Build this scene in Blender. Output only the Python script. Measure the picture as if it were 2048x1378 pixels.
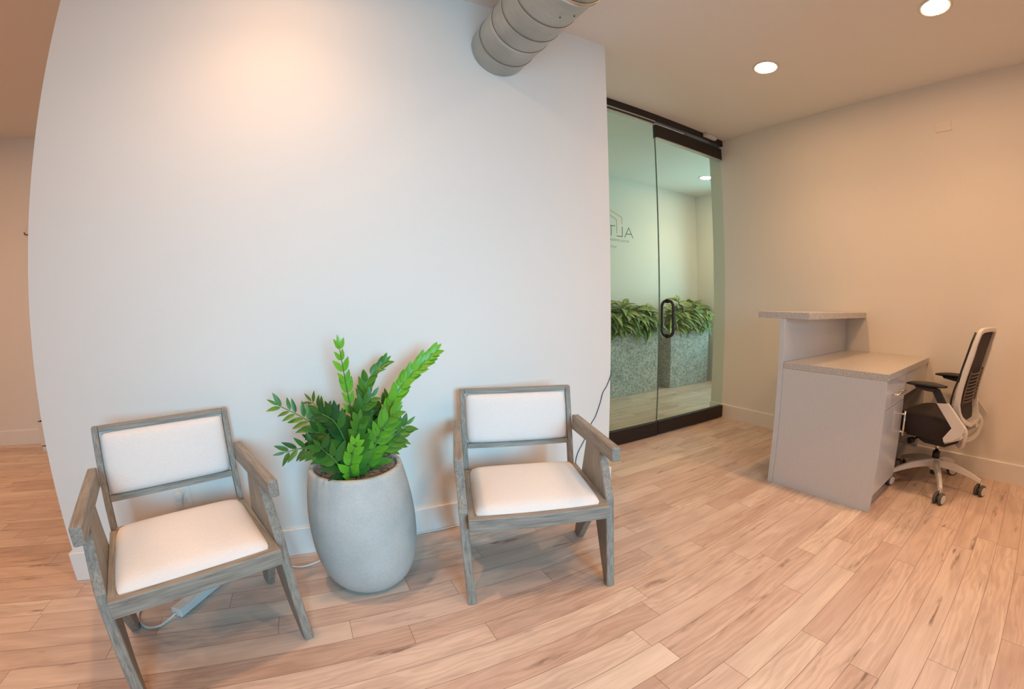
import bpy, bmesh, math, random
from mathutils import Vector, Matrix

# ------------------------------------------------------------ clear
for o in list(bpy.data.objects):
    bpy.data.objects.remove(o, do_unlink=True)
SC = bpy.context.scene
C = SC.collection
random.seed(7)
PI = math.pi

# ------------------------------------------------------------ camera (wide fisheye lens)
cam = bpy.data.cameras.new('camera')
cam.type = 'PANO'
cam.panorama_type = 'FISHEYE_LENS_POLYNOMIAL'
cam.sensor_width = 36.0
cam.fisheye_fov = 3.4
cam.fisheye_polynomial_k0 = 0.0
KP = (0.0638761641, 0.000601847972, -5.2248776e-05, 5.38327871e-07)
cam.fisheye_polynomial_k1 = -KP[0]
cam.fisheye_polynomial_k2 = -KP[1]
cam.fisheye_polynomial_k3 = -KP[2]
cam.fisheye_polynomial_k4 = -KP[3]
cam.shift_x = -0.048250
cam.shift_y = -0.006896
cam.clip_start = 0.02
cam.clip_end = 60
camo = bpy.data.objects.new('camera', cam)
C.objects.link(camo)
rt, up, fw = (0.8480331, -0.5299301, -0.0037452), (0.0483303, 0.0703002, 0.9963544), (0.5277349, 0.8451225, -0.0852286)
M = Matrix(((rt[0], up[0], -fw[0], 0.0), (rt[1], up[1], -fw[1], -1.912977), (rt[2], up[2], -fw[2], 1.1), (0, 0, 0, 1)))
camo.matrix_world = M
SC.camera = camo

# ------------------------------------------------------------ view, sky, daylight
SC.view_settings.view_transform = 'Standard'
SC.view_settings.look = 'None'
SC.view_settings.exposure = -0.07
SC.view_settings.gamma = 1.0
SC.cycles.use_adaptive_sampling = True
SC.cycles.adaptive_threshold = 0.02
SC.cycles.max_bounces = 9
SC.cycles.diffuse_bounces = 4
SC.cycles.transparent_max_bounces = 8
SC.view_settings.use_curve_mapping = False
W = bpy.data.worlds.new('sky')
SC.world = W
W.use_nodes = True
bg = W.node_tree.nodes['Background']
bg.inputs[0].default_value = (0.45, 0.75, 1.0, 1)
bg.inputs[1].default_value = 0.15

def area_light(name, loc, rot, sx, sy, power, color, spread=PI):
    l = bpy.data.lights.new(name, 'AREA')
    l.shape = 'RECTANGLE'
    l.size = sx
    l.size_y = sy
    l.energy = power
    l.color = color
    l.spread = spread
    o = bpy.data.objects.new(name, l)
    o.location = loc
    o.rotation_euler = rot
    C.objects.link(o)
    return o

DAY = (0.25, 0.70, 1.0)
# daylight through the big window behind the photographer, and through an unseen opening added at the corridor's end
area_light('daylight', (0.30, -4.55, 1.42), (PI/2 - 0.17, 0, 0), 1.3, 1.2, 32, DAY, 1.36)
area_light('corridor_daylight', (5.16, 1.32, 1.5), (PI/2, 0, PI/2), 0.9, 2.0, 21, (0.50, 0.90, 1.0), 2.6)
LAMP = 124.0     # downlight lens strength
SPOT = 48.0     # downlight beam, watts
WARM = (1.0, 0.55, 0.275)

# ------------------------------------------------------------ room constants (metres)
H = 2.714
XL, XR = -1.224, 1.519       # ends of the white wall
XW = 3.415                   # right wall
YG = 0.592                   # glass line
YF = 2.412                   # far wall of the left room
YC = 2.290                   # corridor back wall
XC = 5.0                     # corridor right wall
YB = -4.30                   # wall behind the photographer
XE = -5.0                    # left wall
BH, BT = 0.132, 0.015

# ------------------------------------------------------------ node helpers
def new_mat(name):
    m = bpy.data.materials.new(name)
    m.use_nodes = True
    nt = m.node_tree
    b = nt.nodes['Principled BSDF']
    return m, nt, b

def N(nt, t, **kw):
    n = nt.nodes.new(t)
    for k, v in kw.items():
        setattr(n, k, v)
    return n

def ramp(nt, fac, stops):
    r = N(nt, 'ShaderNodeValToRGB')
    el = r.color_ramp.elements
    el[0].position, el[0].color = stops[0][0], (*stops[0][1], 1)
    el[1].position, el[1].color = stops[-1][0], (*stops[-1][1], 1)
    for p, c in stops[1:-1]:
        e = el.new(p)
        e.color = (*c, 1)
    nt.links.new(fac, r.inputs[0])
    return r

def mixc(nt, fac, a, b, mode='MIX'):
    m = N(nt, 'ShaderNodeMix', data_type='RGBA', blend_type=mode)
    for sock, v in ((m.inputs[0], fac), (m.inputs[6], a), (m.inputs[7], b)):
        if hasattr(v, 'links'):
            nt.links.new(v, sock)
        else:
            sock.default_value = v if isinstance(v, (int, float)) else (*v, 1)
    return m.outputs[2]

def math_(nt, op, a, b=None, c=None):
    m = N(nt, 'ShaderNodeMath', operation=op)
    for i, v in enumerate((a, b, c)):
        if v is None:
            continue
        if hasattr(v, 'links'):
            nt.links.new(v, m.inputs[i])
        else:
            m.inputs[i].default_value = v
    return m.outputs[0]

def coords(nt, scale=(1, 1, 1), kind='Object', loc=(0, 0, 0)):
    tc = N(nt, 'ShaderNodeTexCoord')
    mp = N(nt, 'ShaderNodeMapping')
    mp.inputs['Scale'].default_value = scale
    mp.inputs['Location'].default_value = loc
    nt.links.new(tc.outputs[kind], mp.inputs[0])
    return mp.outputs[0]

def noise(nt, vec, scale, detail=3, rough=0.5, dist=0.0):
    n = N(nt, 'ShaderNodeTexNoise')
    n.inputs['Scale'].default_value = scale
    n.inputs['Detail'].default_value = detail
    n.inputs['Roughness'].default_value = rough
    n.inputs['Distortion'].default_value = dist
    nt.links.new(vec, n.inputs['Vector'])
    return n.outputs[0]

def bump(nt, b, h, strength=0.2, dist=0.002):
    bp = N(nt, 'ShaderNodeBump')
    bp.inputs['Strength'].default_value = strength
    bp.inputs['Distance'].default_value = dist
    nt.links.new(h, bp.inputs['Height'])
    nt.links.new(bp.outputs[0], b.inputs['Normal'])

# ------------------------------------------------------------ materials
def simple(name, col, rough=0.5, metal=0.0, var=0.04, scale=40, bmp=0.0, spec=0.5, coat=0.0):
    m, nt, b = new_mat(name)
    v = coords(nt)
    n = noise(nt, v, scale, 3)
    lo = tuple(c * (1 - var) for c in col)
    hi = tuple(min(1, c * (1 + var)) for c in col)
    r = ramp(nt, n, [(0.3, lo), (0.7, hi)])
    nt.links.new(r.outputs[0], b.inputs['Base Color'])
    b.inputs['Roughness'].default_value = rough
    b.inputs['Metallic'].default_value = metal
    b.inputs['Specular IOR Level'].default_value = spec
    b.inputs['Coat Weight'].default_value = coat
    if bmp:
        bump(nt, b, n, bmp, 0.001)
    return m

M_wall = simple('white_paint', (0.83, 0.81, 0.77), 0.75, var=0.012, scale=160, bmp=0.12)
M_ceil = simple('ceiling_paint', (0.86, 0.84, 0.80), 0.85, var=0.01, scale=120, bmp=0.1)
M_trim = simple('trim_paint', (0.85, 0.84, 0.82), 0.45, var=0.01, scale=20)
M_brown = simple('bronze_metal', (0.045, 0.035, 0.032), 0.38, 0.6, var=0.12, scale=90)
M_steel = simple('brushed_steel', (0.62, 0.61, 0.58), 0.3, 1.0, var=0.05, scale=60)
M_chrome = simple('bright_chrome', (0.85, 0.84, 0.82), 0.14, 1.0, var=0.02, scale=30)
M_alu = simple('aluminium_channel', (0.60, 0.60, 0.58), 0.35, 0.9, var=0.05, scale=30)
M_blackp = simple('black_plastic', (0.022, 0.021, 0.022), 0.5, var=0.15, scale=80)
M_whitep = simple('white_plastic', (0.74, 0.73, 0.70), 0.4, var=0.02, scale=30)
M_cord = simple('white_cord', (0.78, 0.78, 0.77), 0.45, var=0.02, scale=30)
M_dcord = simple('dark_cord', (0.06, 0.07, 0.11), 0.5, var=0.1, scale=30)
M_lam = simple('grey_laminate', (0.60, 0.605, 0.61), 0.22, var=0.02, scale=60, coat=0.3)
M_plate = simple('painted_plate', (0.84, 0.80, 0.74), 0.5, var=0.01, scale=30)
M_gold = simple('gold_film', (0.42, 0.22, 0.04), 0.5, 0.0, var=0.05, scale=30)
M_ink = simple('black_film', (0.02, 0.025, 0.02), 0.5, var=0.05, scale=30)
M_inkg = simple('grey_film', (0.16, 0.18, 0.15), 0.5, var=0.05, scale=30)
M_stem = simple('green_stem', (0.10, 0.22, 0.045), 0.4, var=0.25, scale=30)
M_lumb = simple('taupe_plastic', (0.17, 0.125, 0.105), 0.5, var=0.05, scale=30)
M_caster = simple('grey_rubber', (0.10, 0.095, 0.09), 0.6, var=0.1, scale=60)

def m_quartz():
    m, nt, b = new_mat('speckled_quartz')
    v = coords(nt)
    n1 = noise(nt, v, 260, 2)
    n2 = noise(nt, v, 90, 3)
    r1 = ramp(nt, n1, [(0.35, (0.36, 0.33, 0.30)), (0.48, (0.56, 0.53, 0.49)), (0.7, (0.72, 0.69, 0.65))])
    r2 = ramp(nt, n2, [(0.4, (0.85, 0.85, 0.85)), (0.6, (1, 1, 1))])
    nt.links.new(mixc(nt, 1.0, r1.outputs[0], r2.outputs[0], 'MULTIPLY'), b.inputs['Base Color'])
    b.inputs['Roughness'].default_value = 0.28
    return m
M_quartz = m_quartz()

def m_concrete(name, c0, c1, sc=6, speck=120, amt=0.5):
    m, nt, b = new_mat(name)
    v = coords(nt)
    n1 = noise(nt, v, sc, 5, 0.6)
    n2 = noise(nt, v, speck, 3, 0.6)
    r1 = ramp(nt, n1, [(0.3, c0), (0.7, c1)])
    lo = 1 - amt * 0.35
    r2 = ramp(nt, n2, [(0.35, (lo, lo, lo)), (0.6, (1, 1, 1))])
    nt.links.new(mixc(nt, 1.0, r1.outputs[0], r2.outputs[0], 'MULTIPLY'), b.inputs['Base Color'])
    b.inputs['Roughness'].default_value = 0.72
    bump(nt, b, n2, 0.25, 0.002)
    return m
M_pot = m_concrete('pale_concrete', (0.48, 0.495, 0.475), (0.58, 0.595, 0.575), 5, 140, 0.25)
M_planter = m_concrete('speckled_concrete', (0.56, 0.57, 0.55), (0.70, 0.71, 0.69), 9, 45, 1.5)

def m_wood(name, axis, dark, light):
    """weathered oak with the grain along AXIS of the object's own space"""
    m, nt, b = new_mat(name)
    s = [26.0, 26.0, 26.0]
    s[axis] = 1.6
    v = coords(nt, tuple(s))
    n1 = noise(nt, v, 3.2, 6, 0.65, 0.6)
    s2 = [90.0, 90.0, 90.0]
    s2[axis] = 4
    n2 = noise(nt, coords(nt, tuple(s2)), 2.0, 3, 0.6)
    r1 = ramp(nt, n1, [(0.32, dark), (0.52, tuple((a + c) / 2 for a, c in zip(dark, light))), (0.72, light)])
    r2 = ramp(nt, n2, [(0.35, (0.66, 0.66, 0.66)), (0.55, (1, 1, 1))])
    nt.links.new(mixc(nt, 1.0, r1.outputs[0], r2.outputs[0], 'MULTIPLY'), b.inputs['Base Color'])
    b.inputs['Roughness'].default_value = 0.55
    bump(nt, b, n2, 0.25, 0.001)
    return m
OD, OL = (0.245, 0.222, 0.188), (0.385, 0.352, 0.298)
M_oak = [m_wood('weathered_oak_' + 'xyz'[i], i, OD, OL) for i in range(3)]

def m_linen():
    m, nt, b = new_mat('white_linen')
    v = coords(nt)
    w1 = noise(nt, coords(nt, (700, 60, 700)), 1.0, 2)
    w2 = noise(nt, coords(nt, (60, 700, 700)), 1.0, 2)
    s = math_(nt, 'ADD', w1, w2)
    r = ramp(nt, math_(nt, 'MULTIPLY', s, 0.5), [(0.35, (0.80, 0.77, 0.75)), (0.65, (0.88, 0.86, 0.84))])
    nt.links.new(r.outputs[0], b.inputs['Base Color'])
    b.inputs['Roughness'].default_value = 0.9
    b.inputs['Sheen Weight'].default_value = 0.2
    bump(nt, b, s, 0.15, 0.001)
    return m
M_linen = m_linen()

def m_fabric(name, c):
    m, nt, b = new_mat(name)
    n = noise(nt, coords(nt), 500, 2)
    r = ramp(nt, n, [(0.3, tuple(x * 0.6 for x in c)), (0.7, tuple(x * 1.4 for x in c))])
    nt.links.new(r.outputs[0], b.inputs['Base Color'])
    b.inputs['Roughness'].default_value = 0.9
    bump(nt, b, n, 0.3, 0.001)
    return m
M_seatfab = m_fabric('charcoal_fabric', (0.035, 0.028, 0.030))

def m_mesh():
    m, nt, b = new_mat('dark_woven_mesh')
    v = coords(nt)
    wv = N(nt, 'ShaderNodeTexVoronoi')
    wv.inputs['Scale'].default_value = 260
    nt.links.new(v, wv.inputs['Vector'])
    r = ramp(nt, wv.outputs['Distance'], [(0.1, (0.012, 0.010, 0.011)), (0.5, (0.055, 0.045, 0.045))])
    nt.links.new(r.outputs[0], b.inputs['Base Color'])
    b.inputs['Roughness'].default_value = 0.85
    return m
M_mesh = m_mesh()

def m_duct():
    m, nt, b = new_mat('galvanised_steel')
    n1 = noise(nt, coords(nt, (1, 1, 1)), 5, 3, 0.5)
    n2 = noise(nt, coords(nt, (1, 6, 1)), 12, 3, 0.6)
    r1 = ramp(nt, n1, [(0.35, (0.50, 0.51, 0.47)), (0.65, (0.60, 0.61, 0.57))])
    r2 = ramp(nt, n2, [(0.35, (0.94, 0.94, 0.94)), (0.6, (1, 1, 1))])
    nt.links.new(mixc(nt, 1.0, r1.outputs[0], r2.outputs[0], 'MULTIPLY'), b.inputs['Base Color'])
    b.inputs['Metallic'].default_value = 0.6
    rr = ramp(nt, n1, [(0.3, (0.42, 0.42, 0.42)), (0.7, (0.58, 0.58, 0.58))])
    nt.links.new(rr.outputs[0], b.inputs['Roughness'])
    return m
M_duct = m_duct()
M_seam = simple('dark_seam', (0.17, 0.16, 0.15), 0.6, 0.3)

def m_glass():
    m, nt, b = new_mat('greenish_glass')
    nt.nodes.remove(b)
    out = nt.nodes['Material Output']
    t = N(nt, 'ShaderNodeBsdfTransparent')
    t.inputs[0].default_value = (0.90, 0.955, 0.885, 1)
    g = N(nt, 'ShaderNodeBsdfGlossy')
    g.inputs['Roughness'].default_value = 0.02
    g.inputs[0].default_value = (1, 1, 1, 1)
    f = N(nt, 'ShaderNodeLayerWeight')
    f.inputs[0].default_value = 0.5
    refl = math_(nt, 'ADD', math_(nt, 'MULTIPLY', math_(nt, 'POWER', f.outputs['Facing'], 4.0), 0.55), 0.035)
    mx = N(nt, 'ShaderNodeMixShader')
    nt.links.new(refl, mx.inputs[0])
    nt.links.new(t.outputs[0], mx.inputs[1])
    nt.links.new(g.outputs[0], mx.inputs[2])
    nt.links.new(mx.outputs[0], out.inputs[0])
    return m
M_glass = m_glass()

def m_emit(name, col, s):
    m, nt, b = new_mat(name)
    b.inputs['Base Color'].default_value = (0.9, 0.9, 0.88, 1)
    b.inputs['Emission Color'].default_value = (*col, 1)
    b.inputs['Emission Strength'].default_value = s
    return m
M_lens = m_emit('lit_lens', WARM, LAMP)

def m_leaf(name, dark, light, vein, var):
    m, nt, b = new_mat(name)
    at = N(nt, 'ShaderNodeAttribute', attribute_name='tone')
    sp = N(nt, 'ShaderNodeSeparateColor')
    nt.links.new(at.outputs['Color'], sp.inputs[0])
    r = ramp(nt, sp.outputs[0], [(0.0, dark), (1.0, light)])
    n = noise(nt, coords(nt), 55, 3, 0.6)
    # midrib from the leaf's cross coordinate stored in the green channel, pale blotches near it
    mid = math_(nt, 'SUBTRACT', 1.0, sp.outputs[1])
    k = math_(nt, 'MULTIPLY', mid, n)
    kk = ramp(nt, k, [(0.42 - var, (0, 0, 0)), (0.62 - var * 0.6, (1, 1, 1))])
    nt.links.new(mixc(nt, kk.outputs[0], r.outputs[0], vein), b.inputs['Base Color'])
    b.inputs['Roughness'].default_value = 0.36
    b.inputs['Specular IOR Level'].default_value = 0.32
    b.inputs['Transmission Weight'].default_value = 0.0
    bump(nt, b, n, 0.2, 0.002)
    return m
M_zz = m_leaf('glossy_green_leaf', (0.014, 0.075, 0.016), (0.17, 0.47, 0.03), (0.05, 0.17, 0.03), -0.1)
M_dumb = m_leaf('variegated_leaf', (0.07, 0.14, 0.03), (0.24, 0.34, 0.09), (0.52, 0.55, 0.25), 0.06)

def m_moss():
    m, nt, b = new_mat('dry_moss')
    n = noise(nt, coords(nt), 90, 4, 0.7, 1.5)
    r = ramp(nt, n, [(0.3, (0.14, 0.095, 0.07)), (0.55, (0.44, 0.34, 0.27)), (0.8, (0.62, 0.54, 0.46))])
    nt.links.new(r.outputs[0], b.inputs['Base Color'])
    b.inputs['Roughness'].default_value = 0.95
    return m
M_moss = m_moss()

def m_floor():
    m, nt, b = new_mat('oak_planks')
    at = N(nt, 'ShaderNodeAttribute', attribute_name='plank')
    sp = N(nt, 'ShaderNodeSeparateColor')
    nt.links.new(at.outputs['Color'], sp.inputs[0])
    tc = N(nt, 'ShaderNodeTexCoord')
    sx = N(nt, 'ShaderNodeSeparateXYZ')
    nt.links.new(tc.outputs['Object'], sx.inputs[0])
    off = math_(nt, 'MULTIPLY', sp.outputs[1], 37.0)
    cx = N(nt, 'ShaderNodeCombineXYZ')
    nt.links.new(math_(nt, 'ADD', sx.outputs[0], off), cx.inputs[0])
    nt.links.new(math_(nt, 'ADD', sx.outputs[1], off), cx.inputs[1])
    nt.links.new(off, cx.inputs[2])

    def mapped(s):
        mp = N(nt, 'ShaderNodeMapping')
        mp.inputs['Scale'].default_value = s
        nt.links.new(cx.outputs[0], mp.inputs[0])
        return mp.outputs[0]
    base = ramp(nt, sp.outputs[0], [(0.0, (0.56, 0.41, 0.335)), (0.3, (0.65, 0.50, 0.42)), (0.65, (0.70, 0.56, 0.48)), (1.0, (0.79, 0.68, 0.58))])
    g1 = noise(nt, mapped((0.8, 14, 1)), 2.0, 4, 0.55, 1.0)         # broad grain
    g2 = noise(nt, mapped((5, 150, 1)), 1.2, 3, 0.6)               # pores
    g3 = noise(nt, mapped((0.9, 4.0, 1)), 1.8, 3, 0.5, 2.0)        # clouds
    wv = N(nt, 'ShaderNodeTexWave', wave_type='RINGS')
    wv.inputs['Scale'].default_value = 3.0
    wv.inputs['Distortion'].default_value = 14.0
    wv.inputs['Detail'].default_value = 2.5
    wv.inputs['Detail Scale'].default_value = 1.2
    nt.links.new(mapped((1.1, 4.0, 1)), wv.inputs['Vector'])
    c = mixc(nt, 1.0, base.outputs[0], ramp(nt, g1, [(0.3, (0.95, 0.93, 0.92)), (0.6, (1.02, 1.02, 1.02))]).outputs[0], 'MULTIPLY')
    c = mixc(nt, 0.45, c, ramp(nt, g2, [(0.35, (0.86, 0.84, 0.82)), (0.55, (1.02, 1.02, 1.02))]).outputs[0], 'MULTIPLY')
    c = mixc(nt, 0.8, c, ramp(nt, g3, [(0.32, (0.84, 0.80, 0.79)), (0.6, (1.05, 1.05, 1.04))]).outputs[0], 'MULTIPLY')
    wf = math_(nt, 'MULTIPLY', math_(nt, 'GREATER_THAN', sp.outputs[2], 0.60), 0.55)
    c = mixc(nt, wf, c, ramp(nt, wv.outputs['Fac'], [(0.2, (0.88, 0.85, 0.82)), (0.7, (1.05, 1.05, 1.05))]).outputs[0], 'MULTIPLY')
    # knots and mineral streaks
    k1 = noise(nt, mapped((2.2, 13, 1)), 1.5, 2, 0.5, 0.4)
    kk = ramp(nt, k1, [(0.64, (0, 0, 0)), (0.74, (1, 1, 1))])
    k2 = noise(nt, mapped((14, 60, 1)), 1.0, 3, 0.6)
    ks = math_(nt, 'MULTIPLY', kk.outputs[0], ramp(nt, k2, [(0.35, (0, 0, 0)), (0.6, (1, 1, 1))]).outputs[0])
    c = mixc(nt, math_(nt, 'MULTIPLY', ks, 0.75), c, (0.16, 0.09, 0.065))
    nt.links.new(c, b.inputs['Base Color'])
    b.inputs['Roughness'].default_value = 0.42
    b.inputs['Specular IOR Level'].default_value = 0.35
    bump(nt, b, g2, 0.12, 0.001)
    return m
M_floor = m_floor()
M_gap = simple('plank_joint', (0.16, 0.09, 0.06), 0.8)

# ------------------------------------------------------------ mesh helpers
def B():
    return bmesh.new()

def obj(name, bm, mat, parent=None, smooth=False, bevel=0.0, seg=2, auto=True):
    me = bpy.data.meshes.new(name)
    bmesh.ops.recalc_face_normals(bm, faces=bm.faces[:])
    bm.to_mesh(me)
    bm.free()
    mats = mat if isinstance(mat, (list, tuple)) else [mat]
    for m in mats:
        me.materials.append(m)
    o = bpy.data.objects.new(name, me)
    C.objects.link(o)
    if parent is not None:
        o.parent = parent
    if smooth:
        for p in me.polygons:
            p.use_smooth = True
    if bevel:
        md = o.modifiers.new('bevel', 'BEVEL')
        md.width = bevel
        md.segments = seg
        md.limit_method = 'ANGLE'
        md.angle_limit = 0.6
        md.harden_normals = False
    return o

def box(bm, x0, x1, y0, y1, z0, z1, mi=0):
    vs = [bm.verts.new((x, y, z)) for x in (x0, x1) for y in (y0, y1) for z in (z0, z1)]
    fs = [(0, 1, 3, 2), (4, 6, 7, 5), (0, 4, 5, 1), (2, 3, 7, 6), (0, 2, 6, 4), (1, 5, 7, 3)]
    for f in fs:
        fc = bm.faces.new([vs[i] for i in f])
        fc.material_index = mi

def hexa(bm, lo, hi, mi=0):
    """lo, hi: two quads (4 points each) joined into a solid"""
    a = [bm.verts.new(p) for p in lo]
    b = [bm.verts.new(p) for p in hi]
    bm.faces.new(a).material_index = mi
    bm.faces.new(b[::-1]).material_index = mi
    n = len(a)
    for i in range(n):
        j = (i + 1) % n
        bm.faces.new((a[i], b[i], b[j], a[j])).material_index = mi

def prism_x(bm, prof, x0, x1, mi=0):
    hexa(bm, [(x0, y, z) for y, z in prof], [(x1, y, z) for y, z in prof], mi)

def prism_y(bm, prof, y0, y1, mi=0):
    hexa(bm, [(x, y0, z) for x, z in prof], [(x, y1, z) for x, z in prof], mi)

def prism_z(bm, prof, z0, z1, mi=0):
    hexa(bm, [(x, y, z0) for x, y in prof], [(x, y, z1) for x, y in prof], mi)

def frame_at(d):
    d = Vector(d).normalized()
    u = d.cross(Vector((0, 0, 1)))
    if u.length < 1e-3:
        u = d.cross(Vector((0, 1, 0)))
    u.normalize()
    return u, d.cross(u).normalized()

def tube(bm, pts, r, n=10, mi=0, caps=True, closed=False):
    pts = [Vector(p) for p in pts]
    rs = r if isinstance(r, (list, tuple)) else [r] * len(pts)
    rings = []
    u = None
    m = len(pts)
    for i, p in enumerate(pts):
        if closed:
            d = pts[(i + 1) % m] - pts[i - 1]
        else:
            d = pts[min(i + 1, m - 1)] - pts[max(i - 1, 0)]
        d.normalize()
        if u is None:
            u, v = frame_at(d)
        else:
            u = (u - d * u.dot(d)).normalized()
            v = d.cross(u)
        rings.append([bm.verts.new(p + (u * math.cos(2*PI*k/n) + v * math.sin(2*PI*k/n)) * rs[i]) for k in range(n)])
    last = m if closed else m - 1
    for i in range(last):
        a, b = rings[i], rings[(i + 1) % m]
        for k in range(n):
            f = bm.faces.new((a[k], a[(k+1) % n], b[(k+1) % n], b[k]))
            f.material_index = mi
            f.smooth = True
    if caps and not closed:
        bm.faces.new(rings[0][::-1]).material_index = mi
        bm.faces.new(rings[-1]).material_index = mi

def lathe(bm, prof, origin=(0, 0, 0), axis='z', n=48, mi=0, close=False, mis=None):
    """prof: (r, h) pairs"""
    ox, oy, oz = origin
    rings = []
    for r, h in prof:
        ring = []
        for k in range(n):
            a = 2*PI*k/n
            c, s = r*math.cos(a), r*math.sin(a)
            if axis == 'z':
                p = (ox + c, oy + s, oz + h)
            elif axis == 'y':
                p = (ox + c, oy + h, oz + s)
            else:
                p = (ox + h, oy + c, oz + s)
            ring.append(bm.verts.new(p))
        rings.append(ring)
    pairs = list(zip(rings, rings[1:])) + ([(rings[-1], rings[0])] if close else [])
    for q_, (a, b) in enumerate(pairs):
        for k in range(n):
            f = bm.faces.new((a[k], a[(k+1) % n], b[(k+1) % n], b[k]))
            f.smooth = True
            f.material_index = mis[q_] if mis else mi
    if not close:
        if prof[0][0] > 1e-6:
            bm.faces.new(rings[0][::-1]).material_index = mi
        if prof[-1][0] > 1e-6:
            bm.faces.new(rings[-1]).material_index = mi

def catmull(P, n=8):
    P = [Vector(p) for p in P]
    Q = [P[0] * 2 - P[1]] + P + [P[-1] * 2 - P[-2]]
    out = []
    for i in range(1, len(Q) - 2):
        for k in range(n):
            t = k / n
            a, b, c, d = Q[i-1], Q[i], Q[i+1], Q[i+2]
            out.append(0.5 * ((2*b) + (c-a)*t + (2*a-5*b+4*c-d)*t*t + (3*b-a-3*c+d)*t**3))
    out.append(P[-1])
    return out

def thing(name, label, cat, loc=(0, 0, 0), rz=0.0, group=None):
    o = bpy.data.objects.new(name, None)
    o.empty_display_size = 0.05
    C.objects.link(o)
    o.location = loc
    o.rotation_euler = (0, 0, rz)
    o['label'] = label
    o['category'] = cat
    if group:
        o['group'] = group
    return o

def tag(o, label, cat, group=None, kind=None):
    o['label'] = label
    o['category'] = cat
    if group:
        o['group'] = group
    if kind:
        o['kind'] = kind
    return o

def struct(o):
    o['kind'] = 'structure'
    return o

def at_world(bm, loc, rz=0.0):
    """turn world coordinates into coordinates local to a thing at LOC"""
    bmesh.ops.transform(bm, matrix=(Matrix.Translation(Vector(loc)) @ Matrix.Rotation(rz, 4, 'Z')).inverted(), verts=bm.verts[:])
    return bm

# ============================================================ SETTING
def floor_mesh():
    bm = B()
    lay = bm.loops.layers.float_color.new('plank')
    rnd = random.Random(11)
    W_ = 0.1008
    Y0 = -0.0402
    joints = {4: [1.28], 5: [-0.041, 0.748], 6: [0.157, 1.197], 7: [0.41], 8: [-0.285, 0.99], 9: [1.503],
              11: [0.855, 1.753], 12: [1.45], 13: [0.947], 17: [2.29], 3: [-0.755], 2: [-0.495]}
    tones = {(11, 0): 0.98, (11, 2): 0.85, (12, 1): 0.72, (12, 0): 0.30, (13, 1): 0.85, (13, 0): 0.45, (7, 0): 0.72, (7, 1): 0.35,
             (6, 1): 0.22, (6, 2): 0.5, (9, 1): 0.62, (4, 1): 0.5, (14, 0): 0.22, (14, 1): 0.22, (5, 2): 0.4, (11, 1): 0.38, (17, 0): 0.7, (17, 1): 0.5, (5, 1): 0.55}
    g = 0.0007
    k = -25
    while True:
        y1 = Y0 - W_ * k
        y0 = y1 - W_
        if y1 < YB - 0.1:
            break
        xs = list(joints.get(k, []))
        if xs:
            x = xs[-1] + rnd.uniform(0.5, 1.3)
            while x < XC + 0.2:
                xs.append(x)
                x += rnd.uniform(0.35, 1.25)
            x = xs[0] - rnd.uniform(0.5, 1.2)
            pre = []
            while x > XE:
                pre.append(x)
                x -= rnd.uniform(0.35, 1.25)
            npre = len(pre)
            xs = pre[::-1] + xs
        else:
            npre = 0
            x = XE + rnd.uniform(0.1, 1.0)
            while x < XC + 0.2:
                xs.append(x)
                x += rnd.uniform(0.35, 1.5)
        edges = [XE - 0.1] + xs + [XC + 0.3]
        for i in range(len(edges) - 1):
            tone = rnd.random() ** 1.0 * 0.8 + 0.08
            if npre or k in joints:
                tone = tones.get((k, i - npre), tone)
            o1, o2 = rnd.random(), rnd.random()
            a, b = edges[i] + g, edges[i+1] - g
            vs = [bm.verts.new(p) for p in ((a, y0 + g, 0), (b, y0 + g, 0), (b, y1 - g, 0), (a, y1 - g, 0))]
            f = bm.faces.new(vs)
            for l in f.loops:
                l[lay] = (tone, o1, o2, 1)
        k += 1
    # dark sub-floor showing in the joints, and its thickness
    box(bm, XE - 0.1, XC + 0.3, YB - 0.1, Y0 + W_ * 25, -0.06, -0.0006, 1)
    return bm
fm = floor_mesh()
me = bpy.data.meshes.new('floor')
fm.normal_update()
for f in fm.faces:
    if f.material_index == 0 and f.normal.z < 0:
        f.normal_flip()
fm.to_mesh(me)
fm.free()
me.materials.append(M_floor)
me.materials.append(M_gap)
fo = bpy.data.objects.new('floor', me)
C.objects.link(fo)
struct(fo)

def sbox(name, mat, *a, bevel=0.0):
    bm = B()
    box(bm, *a)
    return struct(obj(name, bm, mat, bevel=bevel))

sbox('ceiling', M_ceil, XE - 0.1, XC + 0.3, YB - 0.1, YF + 0.1, H, H + 0.1)
# white wall in the middle, with a return towards the glass
bm = B()
prism_z(bm, [(XL, 0), (XR, 0), (XR, YG + 0.05), (XR - 0.12, YG + 0.05), (XR - 0.12, 0.12), (XL, 0.12)], 0, H)
struct(obj('wall_front', bm, M_wall))
sbox('wall_right', M_wall, XW, XW + 0.12, YB, 0.741, 0, H)
sbox('wall_far_left', M_wall, XE, -1.10, YF, YF + 0.1, 0, H)
sbox('wall_left', M_wall, XE - 0.1, XE, YB, YF + 0.1, 0, H)
sbox('wall_passage', M_wall, -1.16, -1.04, 0.12, YF, 0, H)
sbox('wall_corridor_back', M_wall, XR - 0.12, XC + 0.12, YC, YC + 0.1, 0, H)
sbox('wall_corridor_left', M_wall, XR - 0.12, XR, YG + 0.05, YC, 0, H)
sbox('wall_corridor_front', M_wall, XW + 0.12, XC + 0.12, 0.62, 0.741, 0, H)
bm = B()
box(bm, XC, XC + 0.12, 1.84, YC, 0, H)
box(bm, XC, XC + 0.12, 0.741, 0.80, 0, H)
box(bm, XC, XC + 0.12, 0.80, 1.84, 2.5, H)
struct(obj('wall_corridor_right', bm, M_wall))
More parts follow.
